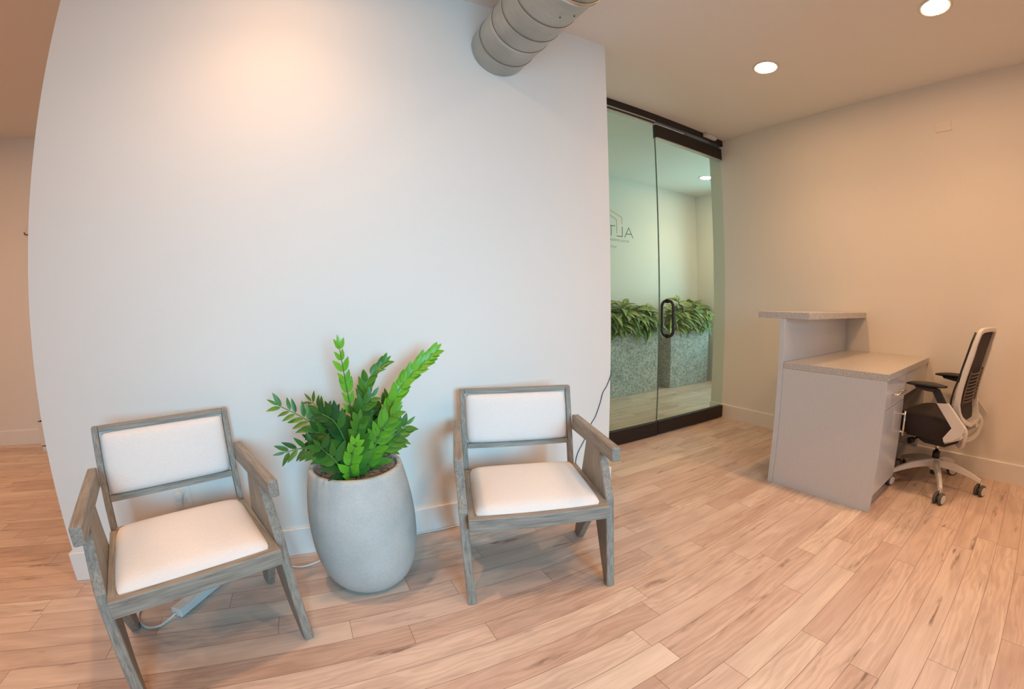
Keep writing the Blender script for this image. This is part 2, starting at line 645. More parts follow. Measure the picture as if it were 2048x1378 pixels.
# wall behind the photographer, with a wide window opening
wx0, wx1, wz0, wz1 = -0.85, 1.45, 0.45, 2.2
bm = B()
box(bm, XE, wx0, YB - 0.15, YB, 0, H)
box(bm, wx1, XW + 0.12, YB - 0.15, YB, 0, H)
box(bm, wx0, wx1, YB - 0.15, YB, 0, wz0)
box(bm, wx0, wx1, YB - 0.15, YB, wz1, H)
struct(obj('wall_back', bm, M_wall))
bm = B()
for x0, x1, z0, z1 in ((wx0, wx0 + .05, wz0, wz1), (wx1 - .05, wx1, wz0, wz1), (wx0, wx1, wz0, wz0 + .05), (wx0, wx1, wz1 - .05, wz1), (0.28, 0.32, wz0, wz1)):
    box(bm, x0, x1, YB - 0.10, YB - 0.05, z0, z1)
struct(obj('window_1', bm, M_trim))

def baseboard(name, p, q, side):
    """board along p->q, standing out to SIDE (unit vector)"""
    bm = B()
    p, q, s = Vector((*p, 0)), Vector((*q, 0)), Vector((*side, 0))
    prof = [(0, 0), (BT, 0), (BT, BH - 0.004), (BT - 0.004, BH), (0, BH)]
    lo = [p + s * a + Vector((0, 0, z)) for a, z in prof]
    hi = [q + s * a + Vector((0, 0, z)) for a, z in prof]
    hexa(bm, lo, hi)
    return struct(obj(name, bm, M_trim))
bm = B()
prism_z(bm, [(XL - BT, -BT), (XR + BT, -BT), (XR + BT, YG - 0.03), (XR, YG - 0.03), (XR, 0), (XL, 0), (XL, 0.12), (XL - BT, 0.12)], 0, BH)
struct(obj('baseboard_front', bm, M_trim, bevel=0.003))
baseboard('baseboard_right', (XW, YB), (XW, 0.741), (-1, 0))
baseboard('baseboard_far_left', (XE, YF), (-1.16, YF), (0, -1))
baseboard('baseboard_corridor_back', (XR, YC), (XC, YC), (0, -1))
baseboard('baseboard_corridor_right', (XC, 1.84), (XC, YC), (-1, 0))
baseboard('baseboard_left', (XE, YB), (XE, YF), (1, 0))

# ============================================================ GLASS FRONT
bm = B()
box(bm, XR, XW - 0.002, YG - 0.03, YG + 0.03, H - 0.060, H)
struct(obj('trim_1', bm, M_brown, bevel=0.002))

win = struct(bpy.data.objects.new('window_2', None)); C.objects.link(win)
bm = B(); box(bm, XR + 0.004, 2.490, YG - 0.006, YG + 0.006, 0.118, H - 0.098)
obj('glass_pane', bm, M_glass, win)
bm = B(); box(bm, XR + 0.016, 2.492, YG - 0.022, YG + 0.022, 0.004, 0.120)
obj('bottom_rail', bm, M_brown, win, bevel=0.002)
bm = B()
box(bm, XR + 0.002, 2.485, YG - 0.026, YG + 0.020, H - 0.074, H - 0.061)
box(bm, XR + 0.002, 2.485, YG - 0.012, YG + 0.012, H - 0.086, H - 0.074, 1)
box(bm, XR + 0.002, 2.485, YG - 0.018, YG + 0.018, H - 0.098, H - 0.086)
obj('top_channel', bm, [M_alu, M_brown], win)

# lettering stuck on the fixed pane (reads the right way from the corridor)
YLT = YG - 0.0068
def stroke(bm, p, q, w):
    p, q = Vector((p[0], 0, p[1])), Vector((q[0], 0, q[1]))
    d = (q - p).normalized()
    n = Vector((-d.z, 0, d.x)) * w / 2
    p = p - d * w * 0.3
    q = q + d * w * 0.3
    lo = [(v.x, YLT - 0.0003, v.z) for v in (p + n, q + n, q - n, p - n)]
    hi = [(v[0], YLT + 0.0003, v[2]) for v in lo]
    hexa(bm, lo, hi)
ROOF = [[(1.988, 1.794), (2.103, 1.747)], [(2.103, 1.747), (2.102, 1.695)], [(1.987, 1.752), (2.048, 1.727)], [(2.048, 1.727), (2.051, 1.621)]]
ALT = [[(2.169, 1.675), (2.127, 1.597)], [(2.169, 1.675), (2.21, 1.597)], [(2.145, 1.625), (2.193, 1.626)], [(2.104, 1.675), (2.103, 1.599)], [(2.103, 1.599), (2.049, 1.6)], [(2.033, 1.675), (1.988, 1.673)], [(1.997, 1.673), (1.996, 1.598)]]
bm = B()
for a, b in ROOF:
    stroke(bm, a, b, 0.0042)
obj('roof_emblem', bm, M_gold, win)['label'] = 'thin gold house outline on the glass'
bm = B()
for a, b in ALT:
    stroke(bm, a, b, 0.0048)
obj('lettering', bm, M_ink, win)['label'] = 'black letters seen from behind'

def text_mesh(s, size, xr, zb, mat, parent, spacing=1.25):
    """mirrored text: its first letter is at XR and it runs towards smaller x"""
    cu = bpy.data.curves.new('text', 'FONT')
    cu.body = s
    cu.size = size
    cu.space_character = spacing
    cu.extrude = 0.0002
    o = bpy.data.objects.new('text', cu)
    C.objects.link(o)
    bpy.context.view_layer.update()
    dg = bpy.context.evaluated_depsgraph_get()
    me = bpy.data.meshes.new_from_object(o.evaluated_get(dg))
    bpy.data.objects.remove(o, do_unlink=True)
    for v in me.vertices:
        x, y, z = v.co
        v.co = (xr - x, YLT + z, zb + y)
    me.flip_normals()
    me.materials.append(mat)
    r = bpy.data.objects.new('lettering', me)
    C.objects.link(r)
    r.parent = parent
    return r
text_mesh('DEVELOPMENT', 0.0236, 2.1690, 1.5590, M_inkg, win, 1.35)
text_mesh('SUITE', 0.0222, 2.0440, 1.5070, M_inkg, win, 1.3)

door = struct(bpy.data.objects.new('door_1', None)); C.objects.link(door)
bm = B(); box(bm, 2.498, XW - 0.020, YG - 0.006, YG + 0.006, 0.120, 2.53)
obj('glass_pane', bm, M_glass, door)
bm = B(); box(bm, 2.4938, 2.4960, YG - 0.0065, YG + 0.0065, 0.122, 2.50)
obj('edge_seal', bm, M_inkg, door)
bm = B(); box(bm, 2.498, XW - 0.020, YG - 0.022, YG + 0.022, 0.010, 0.122)
obj('bottom_rail', bm, M_brown, door, bevel=0.002)
bm = B(); box(bm, 2.498, XW - 0.020, YG - 0.022, YG + 0.022, 2.508, 2.625)
obj('top_rail', bm, M_brown, door, bevel=0.002)
bm = B(); box(bm, 2.500, XW - 0.022, YG - 0.023, YG + 0.023, 2.500, 2.508)
obj('rail_seal', bm, M_alu, door)
bm = B(); box(bm, 2.50, 2.86, YG - 0.010, YG + 0.010, 2.628, 2.640)
obj('light_gap_strip', bm, M_trim, door)
# back-to-back pull handle passing through the glass
hx, ha, hz0, hz1, hr = 2.592, 0.0667, 0.828, 1.116, 0.048
for s in (-1, 1):
    bm = B()
    pts = [(hx, YG + s * 0.0065, hz1)]
    for a0, cz_ in ((90, hz1 - hr), (0, hz0 + hr)):
        for i in range(9):
            a = math.radians(a0 - i * 90 / 8)
            pts.append((hx, YG + s * (ha - hr + hr * math.cos(a)), cz_ + hr * math.sin(a)))
    pts.append((hx, YG + s * 0.0065, hz0))
    tube(bm, pts, 0.0125, 14)
    for z_ in (hz0, hz1):
        tube(bm, [(hx, YG + s * 0.0065, z_), (hx, YG + s * 0.014, z_)], 0.017, 16)
    obj('pull_handle', bm, M_brown, door)
bm = B(); tube(bm, [(XW - 0.06, YG, 0.001), (XW - 0.06, YG, 0.012)], 0.018, 16)
obj('pivot', bm, M_steel, door)

# sensor on the ceiling just in front of the header
t = thing('ceiling_sensor', 'small translucent rounded box fixed to the ceiling over the glass door head', 'sensor', (3.19, YG - 0.05, H))
bm = B(); box(bm, -0.085, 0.085, -0.022, 0.022, -0.045, -0.0005)
obj('housing', bm, M_whitep, t, bevel=0.012, seg=3)
bm = B(); box(bm, -0.083, -0.055, -0.023, 0.023, -0.043, -0.006)
obj('end_cap', bm, M_alu, t, bevel=0.008)

# ============================================================ DUCT
dt = thing('air_duct', 'round galvanised spiral duct meeting the top of the white wall', 'duct', (0.815, 0, 2.446))
R0 = 0.1554
bm = B()
prof = []
ylist = [0.0]
seams = [-0.115, -0.37, -0.50, -0.81, -0.96, -1.09, -1.22, -1.35, -1.48, -1.61, -1.74, -1.87, -2.0, -2.13, -2.26, -2.39]
prof.append((R0, -0.001))
for s in seams:
    prof += [(R0, s + 0.005), (R0 + 0.0022, s + 0.003), (R0 + 0.0022, s), (R0 - 0.001, s - 0.0014), (R0 - 0.001, s - 0.0030), (R0, s - 0.0034)]
prof.append((R0, -2.6))
mis = [0] + [m_ for s in seams for m_ in (0, 0, 1, 1, 1, 0)]
lathe(bm, prof, (0, 0, 0), 'y', 72, mis=mis)
obj('pipe', bm, [M_duct, M_seam], dt)
bm = B()
lathe(bm, [(R0 + 0.0002, -0.236), (R0 + 0.0022, -0.238), (R0 + 0.0022, -0.262), (R0 + 0.0002, -0.2645)], (0, 0, 0), 'y', 72, close=True, mis=[1, 0, 1, 1])
obj('coupling', bm, [M_duct, M_seam], dt)
bm = B()
lathe(bm, [(R0 + 0.0005, -0.675), (R0 + 0.007, -0.680), (R0 + 0.009, -0.690), (R0 + 0.007, -0.700), (R0 + 0.0005, -0.705)], (0, 0, 0), 'y', 72, close=True)
obj('clamp_band', bm, M_steel, dt)
for ang, y in ((-62, -0.60), (-84, -0.58)):
    a = math.radians(ang)
    bm = B()
    c = Vector((math.cos(a), 0, math.sin(a)))
    tube(bm, [c * (R0 - 0.001) + Vector((0, y, 0)), c * (R0 + 0.003) + Vector((0, y, 0))], 0.0035, 10)
    obj('screw', bm, M_blackp, dt)

# ============================================================ DOWNLIGHTS
def downlight(x, y, label, z=H):
    t = thing('recessed_downlight', label, 'ceiling light', (x, y, z), 0, 'recessed ceiling downlights')
    bm = B()
    lathe(bm, [(0.071, -0.0005), (0.092, -0.0005), (0.092, -0.003), (0.086, -0.006), (0.074, -0.004), (0.071, -0.001)], (0, 0, 0), 'z', 48, close=True)
    obj('trim_ring', bm, M_whitep, t)
    bm = B()
    lathe(bm, [(0.0715, -0.0008), (0.0715, -0.0025), (0.05, -0.0035), (0.0, -0.004)], (0, 0, 0), 'z', 48)
    obj('lens', bm, M_lens, t)
    l = bpy.data.lights.new('downlight_beam', 'SPOT')
    l.energy = SPOT
    l.color = WARM
    l.spot_size = math.radians(128)
    l.spot_blend = 1.0
    l.shadow_soft_size = 0.06
    lo = bpy.data.objects.new('downlight_beam', l)
    lo.location = (0, 0, -0.012)
    C.objects.link(lo)
    lo.parent = t
    return t
downlight(2.487, -0.530, 'round recessed downlight above the grey desk, nearer the glass door')
downlight(2.495, -1.635, 'round recessed downlight at the top right edge of the photo')
downlight(4.31, 1.515, 'round downlight in the corridor ceiling seen through the glass door')
downlight(-0.26, -0.58, 'recessed downlight close to the top of the white wall, making its bright patch')
downlight(-0.26, -2.10, 'recessed downlight over the middle of the seating area')
downlight(1.38, -1.85, 'unseen added downlight over the floor between the right armchair and the desk')  # added out of view to brighten floor, wall and ceiling near the door
downlight(-2.9, -0.70, 'unseen added downlight in the open area left of the white wall')  # unseen lamp, put in to light the left side
downlight(-2.9, 0.25, 'unseen added downlight in the left passage beside the white wall end')  # extra lamp, added to brighten the left passage floor
downlight(-2.9, 1.20, 'recessed downlight near the far wall of the left passage')
downlight(-2.9, -2.60, 'unseen added downlight near the left back of the room')  # unseen, added to supply warm light from the left back
downlight(2.495, -3.00, 'unseen added downlight over the right back of the room')  # out of view, put in for more warm light on the right

# ============================================================ ARMCHAIRS
def round_pad(name, w, d, h, crown, parent, mat, seed):
    """upholstered pad: w x d footprint centred on x, from y=0 to d, height h with a soft crown"""
    bm = B()
    nx, ny = 20, 16
    rnd = random.Random(seed)
    def fx(i):
        t = i / nx * 2 - 1
        return math.copysign(abs(t) ** 0.8, t) * w / 2
    def fy(j):
        t = j / ny * 2 - 1
        return (math.copysign(abs(t) ** 0.8, t) + 1) * d / 2
    top = []
    for i in range(nx + 1):
        row = []
        for j in range(ny + 1):
            x, y = fx(i), fy(j)
            u, v = x / (w / 2), y / (d / 2) - 1
            e = (1 - abs(u) ** 9) * (1 - abs(v) ** 9)
            e = max(e, 0) ** 0.5
            z = h * e + crown * (1 - u * u) * (1 - v * v)
            # corners drawn in a little
            k = 1 - 0.03 * (abs(u) ** 6) * (abs(v) ** 6)
            row.append(bm.verts.new((x * k, (y - d/2) * k + d/2, z + 0.0004)))
        top.append(row)
    for i in range(nx):
        for j in range(ny):
            f = bm.faces.new((top[i][j], top[i+1][j], top[i+1][j+1], top[i][j+1]))
            f.smooth = True
    # underside
    rim = [top[i][0] for i in range(nx+1)] + [top[nx][j] for j in range(1, ny+1)] + [top[i][ny] for i in range(nx-1, -1, -1)] + [top[0][j] for j in range(ny-1, 0, -1)]
    low = [bm.verts.new((v.co.x, v.co.y, -0.006)) for v in rim]
    n = len(rim)
    for i in range(n):
        bm.faces.new((rim[i], rim[(i+1) % n], low[(i+1) % n], low[i]))
    bm.faces.new(low)
    return bm

def armchair(label, x, y, rz):
    t = thing('armchair', label, 'armchair', (x, y, 0), rz, 'wooden armchairs with white cushions')
    hw, sw = 0.254, 0.253
    zs, rh = 0.376, 0.052
    # legs: an inverted V on each side, outside the seat rails
    for s in (-1, 1):
        xa, xb = s * 0.2545, s * 0.2865
        bm = B()
        prism_x(bm, [(0.006, 0), (0.046, 0), (0.168, 0.228), (0.212, 0.290), (0.236, 0.545), (0.156, 0.548), (0.100, 0.455), (0.054, 0.376)], xa, xb)
        obj('leg', bm, M_oak[2], t, bevel=0.004)
        bm = B()
        prism_x(bm, [(0.2125, 0.290), (0.311, 0.146), (0.424, 0), (0.486, 0), (0.383, 0.365), (0.318, 0.541), (0.2365, 0.545)], xa, xb)
        obj('leg', bm, M_oak[2], t, bevel=0.004)
        # arm
        bm = B()
        a0, a1 = s * 0.2545, s * 0.2875
        lo = [(a0, 0.008, 0.545), (a1, 0.008, 0.545), (a1, 0.008, 0.600), (a0, 0.008, 0.600)]
        hi = [(a0, 0.548, 0.516), (a1, 0.548, 0.516), (a1, 0.548, 0.588), (a0, 0.548, 0.588)]
        hexa(bm, lo, hi)
        obj('armrest', bm, M_oak[1], t, bevel=0.006, seg=3)
        # back post, following the lean of the back
        yl = lambda z: 0.577 - (0.72 - z) * 0.195
        bm = B()
        px0, px1 = s * 0.2315, s * 0.2540
        prism_x(bm, [(yl(0.30), 0.325), (yl(0.325) + 0.036, 0.325), (yl(0.72) + 0.030, 0.72), (yl(0.72), 0.72)], px0, px1)
        obj('back_post', bm, M_oak[2], t, bevel=0.003)
        # side rail
        bm = B()
        box(bm, s * 0.222, s * 0.2535, 0.030, 0.470, zs - rh, zs)
        obj('seat_rail', bm, M_oak[1], t, bevel=0.002)
    bm = B(); box(bm, -0.2540, 0.2540, 0.0, 0.0295, zs - rh, zs)
    obj('seat_rail', bm, M_oak[0], t, bevel=0.003)
    bm = B(); box(bm, -0.231, 0.231, 0.4705, 0.495, zs - rh, zs)
    obj('seat_rail', bm, M_oak[0], t, bevel=0.002)
    bm = B(); box(bm, -0.221, 0.221, 0.030, 0.470, zs - 0.030, zs - 0.012)
    obj('seat_board', bm, M_oak[0], t)
    # back rails
    yl = lambda z: 0.577 - (0.72 - z) * 0.195
    for z0, z1 in ((0.7015, 0.72), (0.458, 0.480)):
        bm = B()
        prism_x(bm, [(yl(z0), z0), (yl(z0) + 0.030, z0), (yl(z1) + 0.030, z1), (yl(z1), z1)], -0.2312, 0.2312)
        obj('back_rail', bm, M_oak[0], t, bevel=0.002)
    # cushions
    bm = round_pad('seat_cushion', 0.476, 0.458, 0.034, 0.018, t, M_linen, 1)
    bmesh.ops.translate(bm, vec=(0, 0.021, zs - 0.010), verts=bm.verts[:])
    obj('seat_cushion', bm, M_linen, t)
    bm = round_pad('back_cushion', 0.461, 0.224, 0.022, 0.010, t, M_linen, 2)
    # stand the pad up: y -> height along the lean, z -> towards the sitter
    lean = math.atan(0.195)
    for v in bm.verts:
        x_, h_, d_ = v.co
        zz = 0.479 + h_ * math.cos(lean) + d_ * math.sin(lean) * 0.0
        yy = yl(zz) + 0.008 - d_
        v.co = (x_, yy, zz)
    obj('back_cushion', bm, M_linen, t)
    bm = B()
    prism_x(bm, [(yl(0.481) + 0.012, 0.481), (yl(0.481) + 0.026, 0.481), (yl(0.701) + 0.026, 0.701), (yl(0.701) + 0.012, 0.701)], -0.230, 0.230)
    obj('back_panel', bm, M_linen, t)
    return t
armchair('grey oak armchair with white cushions left of the potted plant', -0.4369, -0.7048, 0.3639)
armchair('grey oak armchair with white cushions right of the potted plant, by the wall end', 0.6608, -0.7218, -0.3171)

# ============================================================ POT AND PLANT
PX, PY = 0.0909, -0.2909
def pot():
    bm = B()
    prof = []
    HP, rr, rm, zm, rb = 0.5085, 0.1812, 0.2109, 0.287, 0.0931
    for i in range(37):
        z = HP * i / 36
        if z < zm:
            tt = (zm - z) / zm
            r = rb + (rm - rb) * math.sqrt(max(0, 1 - tt ** 2.6))
        else:
            r = rm - (rm - rr) * ((z - zm) / (HP - zm)) ** 1.8
        prof.append((r, z))
    prof += [(rr - 0.003, HP + 0.003), (rr - 0.016, HP + 0.003), (rr - 0.019, HP), (rr - 0.016, HP - 0.06), (rr - 0.01, HP - 0.12), (0.0, HP - 0.12)]
    prof[0] = (rb, 0.0)
    lathe(bm, prof, (0, 0, 0), 'z', 96)
    o = obj('plant_pot', bm, M_pot)
    o.location = (PX, PY, 0)
    tag(o, 'pale grey concrete barrel pot on the floor between the two armchairs', 'pot')
pot()

def moss():
    bm = B()
    rnd = random.Random(5)
    # packed bed
    n, m = 40, 10
    rings = []
    for j in range(m + 1):
        rr = 0.163 * j / m
        ring = []
        for k in range(n):
            a = 2 * PI * k / n
            hgt = 0.012 * math.sin(3.1 * a + j) + 0.014 * math.sin(5.3 * a + 2.2 * j)
            side = 0.035 * max(0, math.cos(a - 0.15)) + 0.02 * max(0, math.cos(a - 2.9))
            z = 0.470 + (hgt + side) * (j / m) * (1 - (j / m) ** 8 * 0.5)
            ring.append(bm.verts.new((PX + rr * math.cos(a), PY + rr * math.sin(a), z)) if j else None)
        rings.append(ring)
    cen = bm.verts.new((PX, PY, 0.470))
    for k in range(n):
        bm.faces.new((cen, rings[1][k], rings[1][(k+1) % n]))
    for j in range(1, m):
        for k in range(n):
            f = bm.faces.new((rings[j][k], rings[j+1][k], rings[j+1][(k+1) % n], rings[j][(k+1) % n]))
            f.smooth = True
    # curly strands
    for i in range(420):
        a = rnd.uniform(0, 2 * PI)
        r_ = 0.150 * math.sqrt(rnd.uniform(0.12, 1))
        j = r_ / 0.163
        base = 0.470 + (0.035 * max(0, math.cos(a - 0.15)) + 0.02 * max(0, math.cos(a - 2.9))) * j
        p = Vector((PX + r_ * math.cos(a), PY + r_ * math.sin(a), base + rnd.uniform(0.002, 0.022)))
        pts = []
        ph, rad = rnd.uniform(0, 6.3), rnd.uniform(0.005, 0.013)
        d = Vector((rnd.uniform(-1, 1), rnd.uniform(-1, 1), 0)) * 0.006
        for q_ in range(8):
            v = p + d * q_ * 0.5 + Vector((math.cos(ph + q_ * 0.8) * rad, math.sin(ph + q_ * 0.8) * rad, 0.003 * math.sin(q_ * 1.3 + ph)))
            dx, dy = v.x - PX, v.y - PY
            rr = math.hypot(dx, dy)
            if rr > 0.158:
                v.x, v.y = PX + dx / rr * 0.158, PY + dy / rr * 0.158
            pts.append(v)
        tube(bm, pts, 0.0011, 4)
    o = obj('moss', bm, M_moss)
    tag(o, 'dry curly moss filling the top of the barrel pot', 'moss', kind='stuff')
moss()

def leaf(bm, lay, base, d, nrm, L, Wd, tone, fold=0.25, curl=0.12, shape='ovate', mi=0, nseg=7):
    d = Vector(d).normalized()
    nrm = Vector(nrm)
    nrm = (nrm - d * nrm.dot(d))
    if nrm.length < 1e-4:
        nrm = frame_at(d)[0]
    nrm.normalize()
    s = d.cross(nrm)
    rows = []
    for i in range(nseg + 1):
        t = i / nseg
        if shape == 'ovate':
            w = math.sin(PI * min(1, t ** 0.85)) ** 0.8 * (1 - 0.25 * t) if 0 < t < 1 else 0.0
        else:
            w = (math.sin(PI * t ** 0.72) ** 0.9) * (1 - 0.15 * t) if 0 < t < 1 else 0.0
        w *= Wd / 2
        c = Vector(base) + d * (L * t) - nrm * (curl * L * t * t)
        if i == 0 or i == nseg:
            rows.append([(bm.verts.new(c), 0.0)])
        else:
            rows.append([(bm.verts.new(c + s * w + nrm * fold * w), 1.0), (bm.verts.new(c), 0.0), (bm.verts.new(c - s * w + nrm * fold * w), 1.0)])
    def face(vs):
        f = bm.faces.new([v for v, _ in vs])
        f.smooth = True
        f.material_index = mi
        for l, (_, g) in zip(f.loops, vs):
            l[lay] = (tone, g, 0, 1)
    for i in range(nseg):
        a, b = rows[i], rows[i+1]
        if len(a) == 1:
            face([a[0], b[0], b[1]]); face([a[0], b[1], b[2]])
        elif len(b) == 1:
            face([a[0], b[0], a[1]]); face([a[1], b[0], a[2]])
        else:
            face([a[0], b[0], b[1], a[1]]); face([a[1], b[1], b[2], a[2]])

STEMS = [[(0.102, -0.27, 0.539), (0.1, -0.28, 0.691), (0.086, -0.29, 0.826), (0.069, -0.3, 0.963)],
[(0.123, -0.25, 0.53), (0.144, -0.233, 0.675), (0.174, -0.217, 0.807), (0.251, -0.2, 0.878)],
[(0.16, -0.3, 0.512), (0.22, -0.293, 0.643), (0.295, -0.287, 0.79), (0.439, -0.28, 0.919)],
[(0.071, -0.3, 0.503), (0.0, -0.293, 0.627), (-0.073, -0.287, 0.699), (-0.171, -0.28, 0.759)],
[(0.049, -0.36, 0.518), (-0.02, -0.38, 0.59), (-0.083, -0.4, 0.627), (-0.153, -0.42, 0.626)],
[(0.076, -0.22, 0.484), (0.034, -0.197, 0.596), (-0.001, -0.173, 0.674), (-0.051, -0.15, 0.737)],
[(0.146, -0.33, 0.514), (0.2, -0.34, 0.58), (0.251, -0.35, 0.626), (0.294, -0.36, 0.662)],
[(0.076, -0.36, 0.514), (0.06, -0.39, 0.631), (0.029, -0.42, 0.714), (-0.016, -0.45, 0.757)],
[(0.087, -0.38, 0.511), (0.102, -0.41, 0.605), (0.107, -0.44, 0.677), (0.113, -0.47, 0.728)],
[(0.134, -0.2, 0.49), (0.172, -0.187, 0.578), (0.213, -0.173, 0.654), (0.264, -0.16, 0.719)],
[(0.13, -0.36, 0.517), (0.165, -0.373, 0.595), (0.202, -0.387, 0.67), (0.246, -0.4, 0.724)],
[(0.064, -0.4, 0.521), (0.073, -0.423, 0.576), (0.08, -0.447, 0.61), (0.094, -0.47, 0.651)],
[(0.054, -0.28, 0.508), (0.028, -0.297, 0.587), (0.001, -0.313, 0.637), (-0.043, -0.33, 0.661)],
[(0.103, -0.28, 0.512), (0.109, -0.287, 0.614), (0.137, -0.293, 0.71), (0.179, -0.3, 0.765)],
[(0.045, -0.39, 0.51), (0.013, -0.413, 0.579), (-0.015, -0.437, 0.618), (-0.029, -0.46, 0.644)],
[(0.144, -0.25, 0.50), (0.194, -0.24, 0.54), (0.241, -0.23, 0.555), (0.298, -0.22, 0.57)]]
# tone, leaf length, leaf width, number of leaf pairs, start fraction, sparse
SPEC = [(0.95, .050, .024, 9, .30, .45), (0.38, .050, .024, 16, .25, .55), (0.90, .056, .030, 22, .20, .55), (0.30, .060, .021, 12, .18, 1.0), (0.16, .056, .019, 9, .25, 1.0),
        (0.15, .056, .019, 11, .25, 1.0), (0.36, .060, .027, 9, .10, .9), (0.08, .068, .030, 11, .15, .8), (0.32, .056, .030, 10, .10, .8), (0.28, .060, .026, 11, .25, .9),
        (0.60, .062, .030, 8, .25, .8), (0.95, .050, .028, 6, .20, .6), (0.12, .062, .026, 10, .10, 1.0), (0.22, .060, .028, 12, .15, .8), (0.10, .070, .030, 7, .2, 1.0), (0.25, .054, .024, 6, .45, .9),
        (0.08, .060, .028, 9, .35, 1.0), (0.12, .064, .030, 10, .20, 1.0), (0.18, .056, .026, 8, .40, .9), (0.05, .060, .028, 8, .3, 1.0)]
STEMS += [[(0.05, -0.30, 0.50), (0.01, -0.30, 0.56), (-0.03, -0.30, 0.60), (-0.06, -0.29, 0.62)],
          [(0.08, -0.26, 0.50), (0.06, -0.25, 0.58), (0.04, -0.24, 0.65), (0.03, -0.24, 0.70)],
          [(0.12, -0.33, 0.50), (0.14, -0.35, 0.57), (0.15, -0.36, 0.63), (0.17, -0.37, 0.67)],
          [(0.10, -0.22, 0.50), (0.13, -0.20, 0.58), (0.16, -0.19, 0.64), (0.20, -0.18, 0.68)]]

def zz_plant():
    t = thing('houseplant', 'leafy green potted plant with glossy upright fronds in the concrete barrel pot', 'plant', (PX, PY, 0.46))
    rnd = random.Random(3)
    root = Vector((PX, PY, 0.46))
    for idx, (pts, sp) in enumerate(zip(STEMS, SPEC)):
        tone, L, Wd, n, st, op = sp
        bm = B()
        lay = bm.loops.layers.float_color.new('tone')
        p0 = Vector(pts[0])
        dirn = (Vector(pts[0]) - Vector(pts[1]))
        foot = root + (p0 - root) * 0.35
        foot.z = 0.445
        path = [foot] + [Vector(p) for p in pts]
        c = catmull(path, 10)
        N_ = len(c)
        tube(bm, c, [0.0055 - 0.004 * i / N_ for i in range(N_)], 6, mi=1)
        lens = [0]
        for a, b in zip(c, c[1:]):
            lens.append(lens[-1] + (b - a).length)
        tot = lens[-1]
        cam_d = (Vector((0, -1.91, 1.1)) - Vector(pts[2])).normalized()
        for i in range(n):
            f = st + (1 - st) * (i + 0.5) / n
            k = min(range(N_), key=lambda j: abs(lens[j] - f * tot))
            k = max(1, min(N_ - 2, k))
            ax = (c[k+1] - c[k-1]).normalized()
            up_ = Vector((0, 0, 1))
            side = ax.cross(Vector((rnd.uniform(-.2, .2), -1, 0.35))).normalized()
            size = (0.75 + 0.45 * math.sin(PI * (0.15 + 0.75 * f))) * rnd.uniform(0.82, 1.14)
            for s in (-1, 1):
                open_ = (0.75 + 0.35 * (1 - f)) * op
                d = ax * (1.0 - 0.25 * open_) + side * s * open_ * rnd.uniform(0.6, 1.2) + Vector((rnd.uniform(-.12, .12), -0.18 + rnd.uniform(-.15, .15), 0.05 + rnd.uniform(-.1, .1)))
                nr = ax.cross(side) * 1.0 * (1 if ax.cross(side).y < 0 else -1) + side * s * -0.35 + up_ * 0.35
                tn = min(1, max(0, tone + rnd.uniform(-.14, .14)))
                leaf(bm, lay, c[k] + side * s * 0.003, d, nr, L * size, Wd * size, tn, 0.22, 0.10)
        leaf(bm, lay, c[-1], (c[-1] - c[-3]), Vector((0.1, -1, .3)), L * 0.8, Wd * 0.6, min(1, tone + .1))
        bmesh.ops.translate(bm, vec=(-PX, -PY, -0.46), verts=bm.verts[:])
        me = bpy.data.meshes.new('frond')
        bm.to_mesh(me); bm.free()
        me.materials.append(M_zz); me.materials.append(M_stem)
        o = bpy.data.objects.new('frond', me)
        C.objects.link(o); o.parent = t
zz_plant()

# ============================================================ CORRIDOR PLANTERS
def planter(x0, x1, y0, y1, h, label):
    bm = B()
    prism_z(bm, [(x0, y0), (x1, y0), (x1, y1), (x0, y1)], 0, h)
    o = obj('planter_box', bm, M_planter, bevel=0.006)
    # hollow top
    md = o.modifiers
    b2 = B(); box(b2, x0 + 0.03, x1 - 0.03, y0 + 0.03, y1 - 0.03, h - 0.0005, h + 0.004)
    s = obj('soil', b2, M_moss, o)
    tag(o, label, 'planter', 'tall concrete planters in the corridor')
planter(3.035, 3.826, 1.945, 2.235, 0.745, 'tall speckled concrete planter behind the glass, partly hidden by the white wall')
planter(4.062, 4.853, 1.945, 2.235, 0.755, 'tall speckled concrete planter behind the glass door handle, further right')

